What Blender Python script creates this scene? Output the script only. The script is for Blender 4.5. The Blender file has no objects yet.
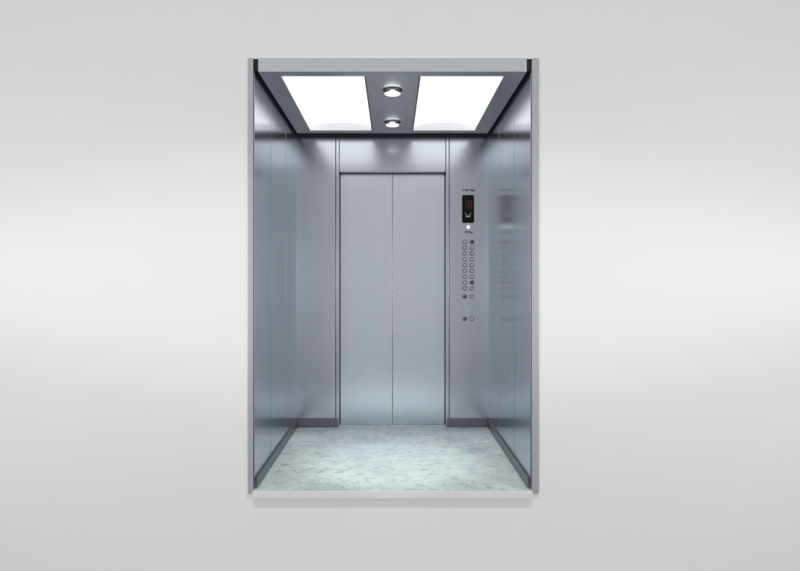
import bpy, bmesh, math, random
from mathutils import Vector, Matrix
random.seed(7)
S = bpy.context.scene
C = S.collection
R = math.radians

# ------------------------------------------------------------------ materials
def mat(name):
    m = bpy.data.materials.new(name)
    m.use_nodes = True
    nt = m.node_tree
    return m, nt, nt.nodes['Principled BSDF']

def steel(name, base, rough, aniso=0.7, streak=0.05, grain='Z', bump=0.0, rvar=0.05):
    """brushed stainless steel: fine grain along one axis, mill variation, anisotropic gloss"""
    m, nt, p = mat(name)
    N, L = nt.nodes, nt.links
    tc = N.new('ShaderNodeTexCoord')
    mp = N.new('ShaderNodeMapping')
    sc = {'Z': (200, 200, 1.6), 'X': (1.6, 200, 200), 'Y': (200, 1.6, 200)}[grain]
    mp.inputs['Scale'].default_value = sc
    L.new(tc.outputs['Object'], mp.inputs['Vector'])
    n1 = N.new('ShaderNodeTexNoise')
    n1.inputs['Scale'].default_value = 1.0
    n1.inputs['Detail'].default_value = 3
    L.new(mp.outputs[0], n1.inputs['Vector'])
    # broad soft unevenness of the sheet
    mp2 = N.new('ShaderNodeMapping')
    mp2.inputs['Scale'].default_value = {'Z': (9, 9, .7), 'X': (.7, 9, 9), 'Y': (9, .7, 9)}[grain]
    L.new(tc.outputs['Object'], mp2.inputs['Vector'])
    n2 = N.new('ShaderNodeTexNoise')
    n2.inputs['Scale'].default_value = 1.0
    n2.inputs['Detail'].default_value = 2
    L.new(mp2.outputs[0], n2.inputs['Vector'])
    av = N.new('ShaderNodeMath'); av.operation = 'ADD'
    L.new(n1.outputs['Fac'], av.inputs[0]); L.new(n2.outputs['Fac'], av.inputs[1])
    mr = N.new('ShaderNodeMapRange')
    mr.inputs['From Min'].default_value = 0.6; mr.inputs['From Max'].default_value = 1.4
    mr.inputs['To Min'].default_value = 1 - streak; mr.inputs['To Max'].default_value = 1 + streak
    L.new(av.outputs[0], mr.inputs['Value'])
    mx = N.new('ShaderNodeVectorMath'); mx.operation = 'SCALE'
    mx.inputs[0].default_value = base
    L.new(mr.outputs[0], mx.inputs['Scale'])
    L.new(mx.outputs[0], p.inputs['Base Color'])
    rr = N.new('ShaderNodeMapRange')
    rr.inputs['From Min'].default_value = 0.3; rr.inputs['From Max'].default_value = 0.7
    rr.inputs['To Min'].default_value = rough - rvar; rr.inputs['To Max'].default_value = rough + rvar
    L.new(n2.outputs['Fac'], rr.inputs['Value'])
    L.new(rr.outputs[0], p.inputs['Roughness'])
    p.inputs['Metallic'].default_value = 1
    p.inputs['Anisotropic'].default_value = aniso
    t = N.new('ShaderNodeTangent'); t.direction_type = 'UV_MAP'; t.uv_map = 'UVMap'
    L.new(t.outputs[0], p.inputs['Tangent'])
    if bump:
        b = N.new('ShaderNodeBump'); b.inputs['Strength'].default_value = bump
        b.inputs['Distance'].default_value = 0.0004
        L.new(n1.outputs['Fac'], b.inputs['Height'])
        L.new(b.outputs[0], p.inputs['Normal'])
    return m

def plain(name, base, rough, metal=0.0, var=0.04, scale=14):
    m, nt, p = mat(name)
    N, L = nt.nodes, nt.links
    tc = N.new('ShaderNodeTexCoord')
    n = N.new('ShaderNodeTexNoise'); n.inputs['Scale'].default_value = scale
    n.inputs['Detail'].default_value = 4
    L.new(tc.outputs['Object'], n.inputs['Vector'])
    mr = N.new('ShaderNodeMapRange')
    mr.inputs['From Min'].default_value = .3; mr.inputs['From Max'].default_value = .7
    mr.inputs['To Min'].default_value = 1 - var; mr.inputs['To Max'].default_value = 1 + var
    L.new(n.outputs['Fac'], mr.inputs['Value'])
    mx = N.new('ShaderNodeVectorMath'); mx.operation = 'SCALE'
    mx.inputs[0].default_value = base
    L.new(mr.outputs[0], mx.inputs['Scale'])
    L.new(mx.outputs[0], p.inputs['Base Color'])
    p.inputs['Roughness'].default_value = rough
    p.inputs['Metallic'].default_value = metal
    return m

def glow(name, col, strength, base=(.9, .9, .9)):
    m, nt, p = mat(name)
    p.inputs['Base Color'].default_value = (*base, 1)
    p.inputs['Roughness'].default_value = .35
    p.inputs['Emission Color'].default_value = (*col, 1)
    p.inputs['Emission Strength'].default_value = strength
    return m

def marble():
    m, nt, p = mat('marbled vinyl floor')
    N, L = nt.nodes, nt.links
    tc = N.new('ShaderNodeTexCoord')
    mp = N.new('ShaderNodeMapping')
    mp.inputs['Rotation'].default_value = (0, 0, R(28))
    mp.inputs['Scale'].default_value = (1, 1.45, 1)
    L.new(tc.outputs['Object'], mp.inputs['Vector'])
    def noise(scale, detail, dist, rough=.55):
        n = N.new('ShaderNodeTexNoise')
        n.inputs['Scale'].default_value = scale; n.inputs['Detail'].default_value = detail
        n.inputs['Distortion'].default_value = dist; n.inputs['Roughness'].default_value = rough
        L.new(mp.outputs[0], n.inputs['Vector'])
        return n
    def ramp(src, stops):
        r = N.new('ShaderNodeValToRGB')
        e = r.color_ramp.elements
        e[0].position, e[0].color = stops[0][0], (*stops[0][1], 1)
        e[1].position, e[1].color = stops[-1][0], (*stops[-1][1], 1)
        for pos, c in stops[1:-1]:
            x = e.new(pos); x.color = (*c, 1)
        L.new(src, r.inputs[0])
        return r
    clouds = ramp(noise(4.5, 6, .6).outputs['Fac'], [(.30, FLOOR_B), (.52, FLOOR_A), (.72, FLOOR_C)])
    streak = ramp(noise(18, 7, .8, .62).outputs['Fac'], [(.50, (0, 0, 0)), (.68, (1, 1, 1))])
    spots = ramp(noise(34, 7, .7, .7).outputs['Fac'], [(.60, (0, 0, 0)), (.74, (1, 1, 1))])
    pale = ramp(noise(26, 7, 1.0, .68).outputs['Fac'], [(.55, (0, 0, 0)), (.74, (1, 1, 1))])
    def mix(a, b, fac, k):
        x = N.new('ShaderNodeMix'); x.data_type = 'RGBA'
        s = N.new('ShaderNodeMath'); s.operation = 'MULTIPLY'; s.inputs[1].default_value = k
        L.new(fac.outputs[0], s.inputs[0]); L.new(s.outputs[0], x.inputs['Factor'])
        L.new(a, x.inputs['A']); x.inputs['B'].default_value = (*b, 1)
        return x.outputs['Result']
    patch = ramp(noise(2.6, 3, .4).outputs['Fac'], [(.34, (.45, .45, .45)), (.62, (1, 1, 1))])
    both = N.new('ShaderNodeMix'); both.data_type = 'RGBA'; both.blend_type = 'MULTIPLY'
    both.inputs['Factor'].default_value = 1
    L.new(streak.outputs[0], both.inputs['A']); L.new(patch.outputs[0], both.inputs['B'])
    x = N.new('ShaderNodeMix'); x.data_type = 'RGBA'
    k = N.new('ShaderNodeMath'); k.operation = 'MULTIPLY'; k.inputs[1].default_value = .78
    L.new(both.outputs['Result'], k.inputs[0]); L.new(k.outputs[0], x.inputs['Factor'])
    L.new(clouds.outputs[0], x.inputs['A']); x.inputs['B'].default_value = (.23, .30, .305, 1)
    c = x.outputs['Result']
    c = mix(c, (.15, .20, .21), spots, .6)
    c = mix(c, (.80, .86, .86), pale, .5)
    L.new(c, p.inputs['Base Color'])
    p.inputs['Roughness'].default_value = .38
    p.inputs['Specular IOR Level'].default_value = .45
    return m

FLOOR_A, FLOOR_B, FLOOR_C = (.66, .735, .73), (.53, .60, .615), (.73, .80, .785)
STEEL = (.575, .605, .655)
M_WALL = steel('brushed steel side panel', STEEL, .19, .6, .04, rvar=.006)
M_BACK = steel('brushed steel front panel', STEEL, .21, .4, .04, rvar=.015)
M_DOOR = steel('brushed steel door', (.77, .81, .865), .29, .5, .03, rvar=.02)
M_CEIL = steel('brushed steel ceiling', (.86, .85, .88), .42, .3, .06, 'Y')
M_HEAD = plain('satin aluminium header', (.58, .60, .63), .42, .5, .03)
M_KICK = steel('dark steel skirting', (.25, .25, .27), .40, .4, .05, 'X')
M_TRIM = plain('satin aluminium edge', (.47, .475, .50), .45, .4, .02)
M_SILL = plain('pale grey painted sill', (.74, .735, .735), .5, 0, .015)
M_BLACK = plain('matt black gap shade', (.008, .008, .010), .7, 0, .05)
M_SEAM = plain('black joint and gap shade', (.045, .047, .052), .6, 0, .05)
M_CHROME = plain('dark satin ring', (.035, .035, .04), .4, .3, .03)
M_BEZEL = steel('silver display frame', (.5, .51, .54), .25, 0, .02)
M_CAP = plain('satin white steel button', (.66, .67, .69), .30, .6, .03, 60)
M_COLLAR = plain('dark button collar', (.115, .118, .13), .4, .2, .05)
M_REDCAP = glow('dim red lit mark', (.6, .03, .09), .05, (.10, .02, .035))
M_DARKCAP = plain('dark grey mark', (.10, .10, .11), .4, .1, .05)
M_SCREEN = plain('black display glass', (.004, .004, .006), .16, 0, .02)
M_SCREEN.node_tree.nodes['Principled BSDF'].inputs['Specular IOR Level'].default_value = .2
M_RED = glow('dim red display segments', (.62, .04, .05), .085, (.05, .01, .01))
M_GREEN = glow('dim grey green display marks', (.40, .48, .42), .13, (.05, .05, .05))
M_DASH = glow('pale display dash', (.6, .72, .66), .35, (.1, .1, .1))
M_INK = plain('dark engraved lettering', (.03, .032, .038), .6)
M_LED = glow('white indicator lamp', (1, 1, 1), .9)
M_LENS = plain('unlit white lens', (.75, .75, .76), .3)
M_DIFF = glow('white light diffuser', (1, 1, 1), 1.18, (.35, .35, .35))
M_LAMP = glow('white downlight lens', (1, 1, 1), 1.15, (.6, .6, .6))
M_WHITE = glow('white light housing with added glow', (1, .99, 1), .14, (.80, .79, .82))  # faint glow added to brighten the recess walls
M_DROP = plain('matt light grey backdrop', (.815, .805, .80), .9, 0, .006, 3)
M_FLOOR = marble()

# ------------------------------------------------------------------ mesh helpers
def uvmap(bm):
    uv = bm.loops.layers.uv.get('UVMap') or bm.loops.layers.uv.new('UVMap')
    for f in bm.faces:
        n = f.normal
        ax, ay, az = abs(n.x), abs(n.y), abs(n.z)
        for l in f.loops:
            v = l.vert.co
            if az >= ax and az >= ay: l[uv].uv = (v.x, v.y)
            elif ax >= ay: l[uv].uv = (v.y, v.z)
            else: l[uv].uv = (v.x, v.z)

def box(bm, x0, x1, y0, y1, z0, z1, bev=0.0, mi=0, seg=2):
    r = bmesh.ops.create_cube(bm, size=1)
    vs = r['verts']
    for v in vs:
        v.co = Vector(((x0 + x1) / 2 + v.co.x * (x1 - x0), (y0 + y1) / 2 + v.co.y * (y1 - y0), (z0 + z1) / 2 + v.co.z * (z1 - z0)))
    fs = {f for v in vs for f in v.link_faces}
    for f in fs: f.material_index = mi
    if bev:
        es = list({e for v in vs for e in v.link_edges})
        rb = bmesh.ops.bevel(bm, geom=es, offset=bev, segments=seg, affect='EDGES', profile=.5)
        for f in rb['faces']: f.material_index = mi

def lathe(bm, prof, cx, cy, cz, n=48, mi=0, axis='Z'):
    """profile [(r, h)] turned about an axis through (cx, cy, cz)"""
    rings = []
    for r, h in prof:
        ring = []
        for k in range(n):
            a = 2 * math.pi * k / n
            if axis == 'Z': co = (cx + r * math.cos(a), cy + r * math.sin(a), cz + h)
            else: co = (cx + r * math.cos(a), cy + h, cz + r * math.sin(a))
            ring.append(bm.verts.new(co))
        rings.append(ring)
    for A, B in zip(rings, rings[1:]):
        for k in range(n):
            f = bm.faces.new((A[k], A[(k + 1) % n], B[(k + 1) % n], B[k])); f.material_index = mi; f.smooth = True
    for ring in (rings[0], rings[-1]):
        f = bm.faces.new(ring); f.material_index = mi

def rrect(w, h, r, n=7):
    pts = []
    for cx, cz, a0 in ((w/2-r, h/2-r, 0), (-w/2+r, h/2-r, 90), (-w/2+r, -h/2+r, 180), (w/2-r, -h/2+r, 270)):
        for k in range(n):
            a = R(a0 + 90 * k / (n - 1))
            pts.append((cx + r * math.cos(a), cz + r * math.sin(a)))
    return pts

def plate(bm, layers, x, z, mi=0):
    """stack of rounded rectangles facing -Y: [(w, h, r, y)] from the wall outwards"""
    rings = [[bm.verts.new((x + px, y, z + pz)) for px, pz in rrect(w, h, r)] for w, h, r, y in layers]
    n = len(rings[0])
    for A, B in zip(rings, rings[1:]):
        for k in range(n):
            f = bm.faces.new((A[k], A[(k + 1) % n], B[(k + 1) % n], B[k])); f.material_index = mi; f.smooth = True
    for ring in (rings[0], rings[-1]):
        f = bm.faces.new(ring); f.material_index = mi

def link(name, bm, m, parent=None, smooth=False, origin=(0, 0, 0)):
    bmesh.ops.recalc_face_normals(bm, faces=bm.faces)
    bm.normal_update(); uvmap(bm)
    if any(origin): bmesh.ops.translate(bm, verts=bm.verts, vec=-Vector(origin))
    me = bpy.data.meshes.new(name)
    bm.to_mesh(me); bm.free()
    for x in (m if isinstance(m, (list, tuple)) else [m]): me.materials.append(x)
    if smooth:
        for p in me.polygons: p.use_smooth = True
    o = bpy.data.objects.new(name, me)
    o.location = origin
    C.objects.link(o)
    if parent: o.parent = parent
    return o

def bx(name, m, parent, *boxes, bev=0.0):
    bm = bmesh.new()
    for b in boxes: box(bm, *b, bev=bev)
    return link(name, bm, m, parent)

def empty(name, loc, label, cat, group=None):
    o = bpy.data.objects.new(name, None)
    o.empty_display_size = .1
    o.location = loc
    C.objects.link(o)
    o['label'] = label; o['category'] = cat
    if group: o['group'] = group
    return o

def adopt(root):
    """parts are modelled in place; keep them there under a root that is not at the origin"""
    for ch in root.children: ch.matrix_parent_inverse = Matrix.Translation(-root.location)

# ------------------------------------------------------------------ dimensions (metres)
W = .750            # half width between the side walls
L = 1.400           # depth to the front returns
DY = 1.482          # door plane
H = 2.272           # underside of ceiling
TOP = 2.348
PX = .0054

# ------------------------------------------------------------------ backdrop
bm = bmesh.new()
hx0, hx1, hz0, hz1 = -.778, .788, -.012, TOP - .004
Y0, Y1 = .003, .050
box(bm, -7, hx0, Y0, Y1, -4, 6)
box(bm, hx1, 7, Y0, Y1, -4, 6)
box(bm, hx0, hx1, Y0, Y1, hz1, 6)
box(bm, hx0, hx1, Y0, Y1, -4, hz0)
o = link('backdrop', bm, M_DROP); o['kind'] = 'structure'
o['label'] = 'plain matt light grey backdrop around the lift car'

# ------------------------------------------------------------------ the lift car
cab = empty('elevator_car', (0, .7, 0), 'brushed steel lift car open at the front, with marbled floor and closed double doors', 'elevator')

seams = [0.004, .430, .940, L - .001]
for s in (-1, 1):
    bm = bmesh.new()
    xs = sorted((s * (W + .004), s * (W + .022)))
    box(bm, xs[0], xs[1], .024, L + .1, .0, 2.262)
    wall = link('side_wall', bm, M_SEAM, cab)
    for k in range(3):
        a = seams[k] + (.0036 if k else -.003); b = seams[k + 1] - (.0036 if k < 2 else -.0006)
        xs = sorted((s * W, s * (W + .0038)))
        bx('wall_panel', M_WALL, wall, (xs[0], xs[1], a, b, .0, 2.260), bev=.0007)
    xs = sorted((s * (W - .011), s * (W - .0002)))
    bx('skirting', M_KICK, wall, (xs[0], xs[1], .021, L - .013, .0008, .062), bev=.0012)

for s in (-1, 1):   # front returns
    x0, x1 = sorted((s * .446, s * (W + .003)))
    ret = bx('return_panel', M_BACK, cab, (x0, x1, L, L + .030, .0, 2.2735), bev=.0015)
    x0, x1 = sorted((s * .424, s * (W - .0118)))
    bx('skirting', M_KICK, ret, (x0, x1, L - .011, L - .0003, .0009, .0690), bev=.0012)
    if s == 1: RET = ret
    # slim jamb post between return and door, full height
    x0, x1 = sorted((s * .4185, s * .4405))
    bx('door_post', M_BACK, cab, (x0, x1, L - .002, L + .060, .0, 2.2735), bev=.0015)
    x0, x1 = sorted((s * .4403, s * .4462))
    bx('joint_strip', M_SEAM, cab, (x0, x1, L + .004, L + .029, .0, 2.272))
bx('transom', M_BACK, cab, (-.4145, .4145, L + .003, L + .050, 1.9945, 2.2735), bev=.0015)
for s in (-1, 1):
    x0, x1 = sorted((s * .4143, s * .4187))
    bx('joint_strip', M_SEAM, cab, (x0, x1, L + .010, L + .055, 1.99, 2.272))

# doors
for s in (-1, 1):
    bm = bmesh.new()
    x0, x1 = sorted((s * .0013, s * .4145))
    box(bm, x0, x1, DY, DY + .028, .0022, 1.9925, bev=.0018)
    d = link('door', bm, M_DOOR, cab)
    x0, x1 = sorted((s * .4155, s * .430))
    bx('joint_strip', M_SEAM, cab, (x0, x1, DY - .012, DY + .020, .001, 2.02))  # dark strip painted in for the shade of the gap beside the door
bx('door_backing', M_SEAM, cab, (-.46, .46, DY + .030, DY + .040, 0, 2.30), (-.4152, .4152, DY - .020, DY + .0295, 1.9935, 2.02), (-.0011, .0011, DY + .003, DY + .0298, .0, 1.99))  # includes dark strips standing for shade above and between the doors
bx('door_track', M_DOOR, cab, (-.4153, .4153, DY - .006, DY + .029, -.002, .0012))

# floor, sill, edges, roof
o = bx('floor', M_FLOOR, cab, (-W - .003, W + .003, -.001, DY + .028, -.040, .0))
bx('sill', M_SILL, cab, (-.7560, .7560, -.026, -.0046, -.0380, .0005), bev=.0012)
bx('edge_trim', M_TRIM, cab, (-.7850, -.7565, -.004, .0215, -.016, TOP), bev=.0015)
bx('edge_trim', M_TRIM, cab, (.7565, .7950, -.004, .0215, -.016, TOP), bev=.0015)
bx('roof', M_BLACK, cab, (-W - .02, W + .02, .065, DY + .04, TOP + .004, TOP + .03))
# solid black strips fill the gap round the hung ceiling, painted as its shade
RV = []
for s in (-1, 1):
    a = sorted((s * .7290, s * .7503)); b = sorted((s * .7505, s * .7720))
    RV += [(a[0], a[1], .006, L - .09, 2.284, TOP - .003), (b[0], b[1], .0225, L + .02, 2.2605, TOP - .003)]
RV += [(-.7503, .7503, L - .0895, L + .05, 2.2740, TOP - .003)]
bx('gap_shade_fill', M_BLACK, cab, *RV)

# hung ceiling with two rectangular openings
CB = 1.308
LX0, LX1, LY0, LY1 = .152, .619, .068, 1.232
ceil = bx('ceiling_panel', M_CEIL, cab,
   (-.7285, -LX1, .0035, CB, H, H + .070), (LX1, .7285, .0035, CB, H, H + .070),
   (-LX0, LX0, .0035, CB, H, H + .070),
   (-LX1, -LX0, .0035, LY0, H, H + .070), (LX0, LX1, .0035, LY0, H, H + .070),
   (-LX1, -LX0, LY1, CB, H, H + .070), (LX0, LX1, LY1, CB, H, H + .070))
bx('ceiling_header', M_HEAD, cab, (-.7285, .7285, -.004, .0030, H, TOP), bev=.001)
adopt(cab)

# ------------------------------------------------------------------ lights in the ceiling
def ceiling_light(sx, label):
    cx = sx * (LX0 + LX1) / 2
    root = empty('ceiling_light', (cx, (LY0 + LY1) / 2, H), label, 'light', 'light panels in the lift ceiling')
    hw = (LX1 - LX0) / 2 - .001
    n = 24
    z_e, z_c = H + .030, H + .062
    arc = [(cx - hw + 2 * hw * k / n, z_e + (z_c - z_e) * (1 - ((k / n - .5) * 2) ** 2)) for k in range(n + 1)]
    # vaulted diffuser
    bm = bmesh.new()
    lo = [[bm.verts.new((x, y, z)) for x, z in arc] for y in (LY0 + .003, LY1 - .003)]
    hi = [[bm.verts.new((x, y, z + .003)) for x, z in arc] for y in (LY0 + .003, LY1 - .003)]
    for k in range(n):
        bm.faces.new((lo[0][k], lo[0][k+1], lo[1][k+1], lo[1][k]))
        bm.faces.new((hi[0][k], hi[0][k+1], hi[1][k+1], hi[1][k]))
        for q in (0, 1): bm.faces.new((lo[q][k], lo[q][k+1], hi[q][k+1], hi[q][k]))
    for k in (0, n): bm.faces.new((lo[0][k], lo[1][k], hi[1][k], hi[0][k]))
    link('diffuser', bm, M_DIFF, root, smooth=False)
    # housing: end plates and side cheeks of the recess
    bx('housing', M_WHITE, root,
       (cx - hw, cx + hw, LY0 + .0004, LY0 + .0028, H + .001, H + .0665),
       (cx - hw, cx + hw, LY1 - .0028, LY1 - .0004, H + .001, H + .0665),
       (cx - hw - .0006, cx - hw + .0012, LY0 + .003, LY1 - .003, H + .001, H + .0665),
       (cx + hw - .0012, cx + hw + .0006, LY0 + .003, LY1 - .003, H + .001, H + .0665))
    # thin lip on the centre-strip edge of the opening
    xi = sx * LX0
    x0, x1 = sorted((xi - sx * .003, xi + sx * .0045))
    bx('lip', M_KICK, root, (x0, x1, LY0, LY1, H - .004, H - .0003), bev=.0006)
    adopt(root)
ceiling_light(-1, 'rectangular white ceiling light panel on the side without floor buttons')
ceiling_light(1, 'rectangular white ceiling light panel on the side of the floor buttons')

def downlight(y, label):
    root = empty('downlight', (0, y, H), label, 'downlight', 'round downlights between the light panels')
    bm = bmesh.new()
    lathe(bm, [(.0590, -.0003), (.0590, -.0022), (.0500, -.0040), (.030, -.0034), (.0120, -.0030)], 0, y, H)
    link('bezel', bm, M_CHROME, root)
    bm = bmesh.new()
    lathe(bm, [(.0150, -.0025), (.0170, -.0060), (.0240, -.0110), (.0370, -.0175), (.0460, -.0215), (.0475, -.0235), (.0460, -.0252), (.036, -.0275), (.020, -.0288), (.004, -.0292)], 0, y, H)
    link('lens', bm, M_LAMP, root)
    adopt(root)
    l = bpy.data.lights.new('downlight_beam', 'SPOT')
    l.energy = 3; l.spot_size = R(95); l.spot_blend = .8; l.shadow_soft_size = .04
    lo = bpy.data.objects.new('downlight_beam', l); lo.location = (0, y, H - .075); C.objects.link(lo)
downlight(.298, 'round chrome downlight in the ceiling nearer the open front of the lift car')
downlight(.994, 'round chrome downlight in the ceiling nearer the closed doors')

# ------------------------------------------------------------------ control panel
PK = .00781          # metres per photo pixel on the return panel
CZ = 1.125
def px(x, y): return ((x - 392.5) * PK, CZ + (283 - y) * PK)
xc, zc = px(468.2, 255)
cop = empty('control_panel', (xc, L, zc), 'lift control panel with black floor display above two columns of round buttons', 'control panel')
YF = L - .0004
def put(name, m, x, z, w, h, r, d, parent=cop, crown=True, y0=YF):
    bm = bmesh.new()
    if crown:
        lay = [(w, h, r, y0), (w, h, r, y0 - d * .6), (w * .94, h * .92, r * .92, y0 - d * .85), (w * .8, h * .78, r * .8, y0 - d)]
    else:
        lay = [(w, h, r, y0), (w, h, r, y0 - d * .8), (w - d * .6, h - d * .6, r - d * .3, y0 - d)]
    plate(bm, lay, x, z)
    return link(name, bm, m, parent)
# display
dx, dz = px(468, 209)
fr = put('display', M_BEZEL, dx, dz, .101, .224, .013, .003, crown=False)
put('screen', M_SCREEN, dx, dz, .0935, .2165, .010, .0012, fr, False, YF - .0031)
ys = YF - .0044
def strokes(name, m, segs, parent):
    bm = bmesh.new()
    for (ax, az, bx_, bz, t) in segs:
        a, b = Vector((ax, 0, az)), Vector((bx_, 0, bz))
        d = (b - a).normalized(); nrm = Vector((d.z, 0, -d.x)) * t / 2
        q = [a - nrm, a + nrm, b + nrm, b - nrm]
        lo = [bm.verts.new((v.x, ys, v.z)) for v in q]; hi = [bm.verts.new((v.x, ys - .0006, v.z)) for v in q]
        bm.faces.new(lo); bm.faces.new(hi)
        for k in range(4): bm.faces.new((lo[k], lo[(k+1) % 4], hi[(k+1) % 4], hi[k]))
    return link(name, bm, m, parent)
def seg7(ch, x, z, w, h, t):
    on = {'0': 'abcdef', '1': 'bc', '3': 'abgcd', '8': 'abcdefg', '5': 'afgcd'}[ch]
    P = {'a': (x, z + h, x + w, z + h), 'g': (x, z + h/2, x + w, z + h/2), 'd': (x, z, x + w, z),
         'f': (x, z + h/2, x, z + h), 'b': (x + w, z + h/2, x + w, z + h), 'e': (x, z, x, z + h/2), 'c': (x + w, z, x + w, z + h/2)}
    g = t * .55
    out = []
    for s in on:
        ax, az, bx_, bz = P[s]
        d = Vector((bx_ - ax, bz - az)).normalized() * g
        out.append((ax + d.x, az + d.y, bx_ - d.x, bz - d.y, t))
    return out
sx, sz = px(468, 208.2)
strokes('digits', M_RED, seg7('1', sx - .036, sz, .022, .060, .0075) + seg7('8', sx + .004, sz, .024, .060, .0075), fr)
ax, az = px(468, 214.5)
strokes('arrow_mark', M_GREEN, [(ax - .024, az + .016, ax - .006, az - .010, .008), (ax + .024, az + .016, ax + .006, az - .010, .008), (ax - .022, az + .002, ax - .010, az - .014, .005), (ax + .022, az + .002, ax + .010, az - .014, .005)], fr)
ax, az = px(468, 216.6)
strokes('dash_mark', M_DASH, [(ax - .017, az, ax + .017, az, .0075)], fr)

# small engraved lettering, too small to read: rows of short strokes
def lettering(x0, x1, y, hpx, words):
    bm = bmesh.new()
    a, z = px(x0, y); b, _ = px(x1, y)
    h = hpx * PK
    n = sum(words) + (len(words) - 1) * .8
    cw = (b - a) / n
    x = a
    for wd in words:
        for k in range(wd):
            c0, c1 = x + cw * .10, x + cw * .90
            t = h * .30
            pat = random.choice(['tbm', 'lr t', 'l tm', 'lrb', 'ltb', 'lrm', 'c t', 'l tbm'])
            rects = []
            if 't' in pat: rects.append((c0, c1, z + h/2 - t, z + h/2))
            if 'b' in pat: rects.append((c0, c1, z - h/2, z - h/2 + t))
            if 'm' in pat: rects.append((c0, c1, z - t/2, z + t/2))
            if 'l' in pat: rects.append((c0, c0 + t, z - h/2 + t, z + h/2 - t))
            if 'r' in pat: rects.append((c1 - t, c1, z - h/2 + t, z + h/2 - t))
            if 'c' in pat: rects.append(((c0 + c1)/2 - t/2, (c0 + c1)/2 + t/2, z - h/2, z + h/2 - t))
            for q, (u0, u1, w0, w1) in enumerate(rects):
                box(bm, u0, u1, YF - .0006 - .0001 * q, YF, w0, w1)
            x += cw
        x += cw * .8
    return link('lettering', bm, M_INK, cop)
lettering(462.2, 475.0, 190.3, 2.3, [2, 3, 6])
lettering(464.6, 472.6, 232.3, 2.4, [4])

# indicator lamps
x, z = px(468.3, 227.0)
bm = bmesh.new(); lathe(bm, [(.0130, 0), (.0130, -.003), (.0105, -.0060), (.004, -.0072)], x, YF, z, 32, axis='Y')
o = link('indicator_lamp', bm, M_LED, cop); o['label'] = 'bright white round lamp under the display'
x, z = px(468.3, 310.6)
bm = bmesh.new(); lathe(bm, [(.0095, 0), (.0095, -.003), (.0075, -.006), (.002, -.007)], x, YF, z, 32, axis='Y')
o = link('indicator_lamp', bm, M_LENS, cop); o['label'] = 'small dull white lamp below the buttons'

# buttons
def button(xp, yp, kind='plain'):
    x, z = px(xp, yp)
    capm = M_CAP
    c = put('button', capm, x, z, .0280, .0222, .0109, .0080, crown=True)
    bm = bmesh.new()
    plate(bm, [(.0370, .0330, .0160, YF), (.0370, .0330, .0160, YF - .0018), (.0315, .0262, .0129, YF - .0028), (.0284, .0226, .0111, YF - .0012)], x, z)
    link('collar', bm, M_COLLAR, c)
    if kind != 'plain':
        put('mark', M_REDCAP if kind == 'red' else M_DARKCAP, x, z, .0200, .0190, .006, .0016, c, False, YF - .0068)
        c['label'] = 'button with a dim red centre' if kind == 'red' else 'button with a dark centre'
for k in range(9):
    y = 242.0 + 5.79 * k
    button(464.8, y)
    button(472.0, y, 'red' if k in (0, 7) else 'plain')
button(464.8, 296.6, 'dark'); button(472.0, 296.6)
button(464.8, 318.9, 'dark'); button(472.0, 318.7)
adopt(cop)

# ------------------------------------------------------------------ light
w = bpy.data.worlds.new('World'); S.world = w
w.use_nodes = True
# soft studio surroundings: pale above the horizon, a darker studio floor below it
nt = w.node_tree
bg = nt.nodes['Background']
tc = nt.nodes.new('ShaderNodeTexCoord')
sp = nt.nodes.new('ShaderNodeSeparateXYZ'); nt.links.new(tc.outputs['Generated'], sp.inputs[0])
mr = nt.nodes.new('ShaderNodeMapRange')
mr.inputs['From Min'].default_value = -1; mr.inputs['From Max'].default_value = 1
nt.links.new(sp.outputs['Z'], mr.inputs['Value'])
cr = nt.nodes.new('ShaderNodeValToRGB'); nt.links.new(mr.outputs[0], cr.inputs[0])
el = cr.color_ramp.elements
el[0].position = .355; el[0].color = (.30, .32, .345, 1)
el[1].position = .445; el[1].color = (.97, .985, 1, 1)
nt.links.new(cr.outputs[0], bg.inputs['Color'])
bg.inputs['Strength'].default_value = .54

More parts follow.
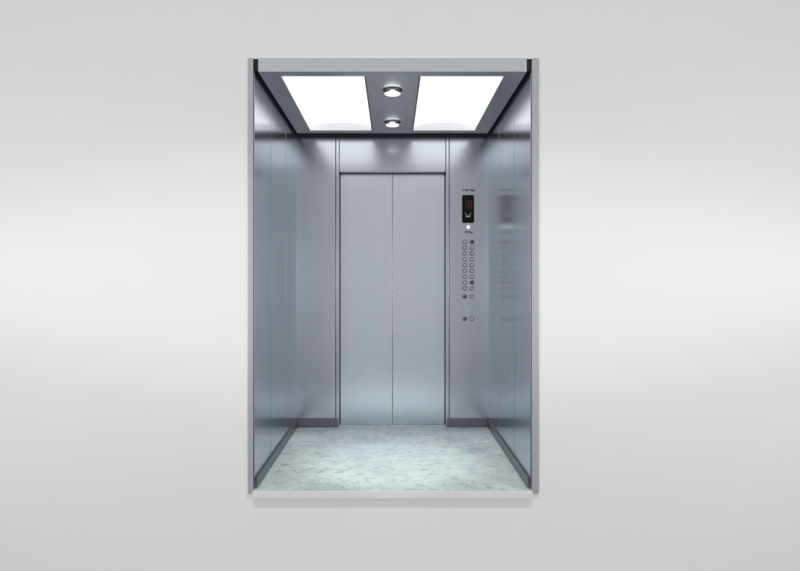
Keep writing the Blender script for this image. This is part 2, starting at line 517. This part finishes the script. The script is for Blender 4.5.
def area(name, loc, rot, sx, sy, e, col=(1, 1, 1)):
    l = bpy.data.lights.new(name, 'AREA')
    l.shape = 'RECTANGLE'; l.size = sx; l.size_y = sy; l.energy = e; l.color = col
    o = bpy.data.objects.new(name, l); o.location = loc; o.rotation_euler = rot
    C.objects.link(o)
    return o
# unseen lamps added far out on both sides, crossed so that the backdrop is lit evenly from side to side:
# a broad beam and a flat narrow one on each side, shaped for its bright band
def beam(loc, aim, half, wide, e, soft, blend=1):
    l = bpy.data.lights.new('added_beam', 'SPOT')
    l.energy = e; l.spot_size = 2 * half; l.spot_blend = blend; l.shadow_soft_size = soft
    o = bpy.data.objects.new('added_beam', l)
    o.location = loc
    o.rotation_euler = (Vector(aim) - Vector(loc)).to_track_quat('-Z', 'Y').to_euler()
    o.scale = (wide, 1, 1)
    C.objects.link(o)
for s in (-1, 1):
    beam((s * 5.617, -4.585, 1.30), (-s * 5.868, 0, .84), .649, 1.928, 470, .12)
    beam((s * 5.617, -4.585, 1.30), (-s * 5.868, 0, 1.006), .150, 6.4, 372, .12)

# unseen narrow lamp added to brighten the floor, above the camera, aimed through the open side on to the car floor
beam((0, -3.2, 6.2), (0, .47, 0), R(3.8), 1.35, 900, .10, .6)
# big soft unseen lamp far up in front, added for the sill's shadow
area('added_overhead', (0, -10, 21), (math.atan2(10, 20), 0, 0), 1.8, 1.8, 1350)

# ------------------------------------------------------------------ camera
cam = bpy.data.cameras.new('Camera')
cam.sensor_width = 36
cam.lens = 589 / 800 * 36
cam.shift_x = 7.5 / 800
cam.shift_y = -2.5 / 800
cam.clip_start = .05; cam.clip_end = 200
co = bpy.data.objects.new('Camera', cam)
co.location = (0, -3.2, 1.125); co.rotation_euler = (R(90), 0, 0)
C.objects.link(co); S.camera = co

S.render.engine = 'CYCLES'
S.cycles.use_denoising = True
try: S.cycles.denoiser = 'OPENIMAGEDENOISE'
except Exception: pass
S.cycles.max_bounces = 16; S.cycles.glossy_bounces = 12; S.cycles.diffuse_bounces = 6
S.cycles.sample_clamp_indirect = 6
S.cycles.blur_glossy = .3
S.view_settings.view_transform = 'Standard'
S.view_settings.look = 'None'
S.view_settings.exposure = 0; S.view_settings.gamma = 1
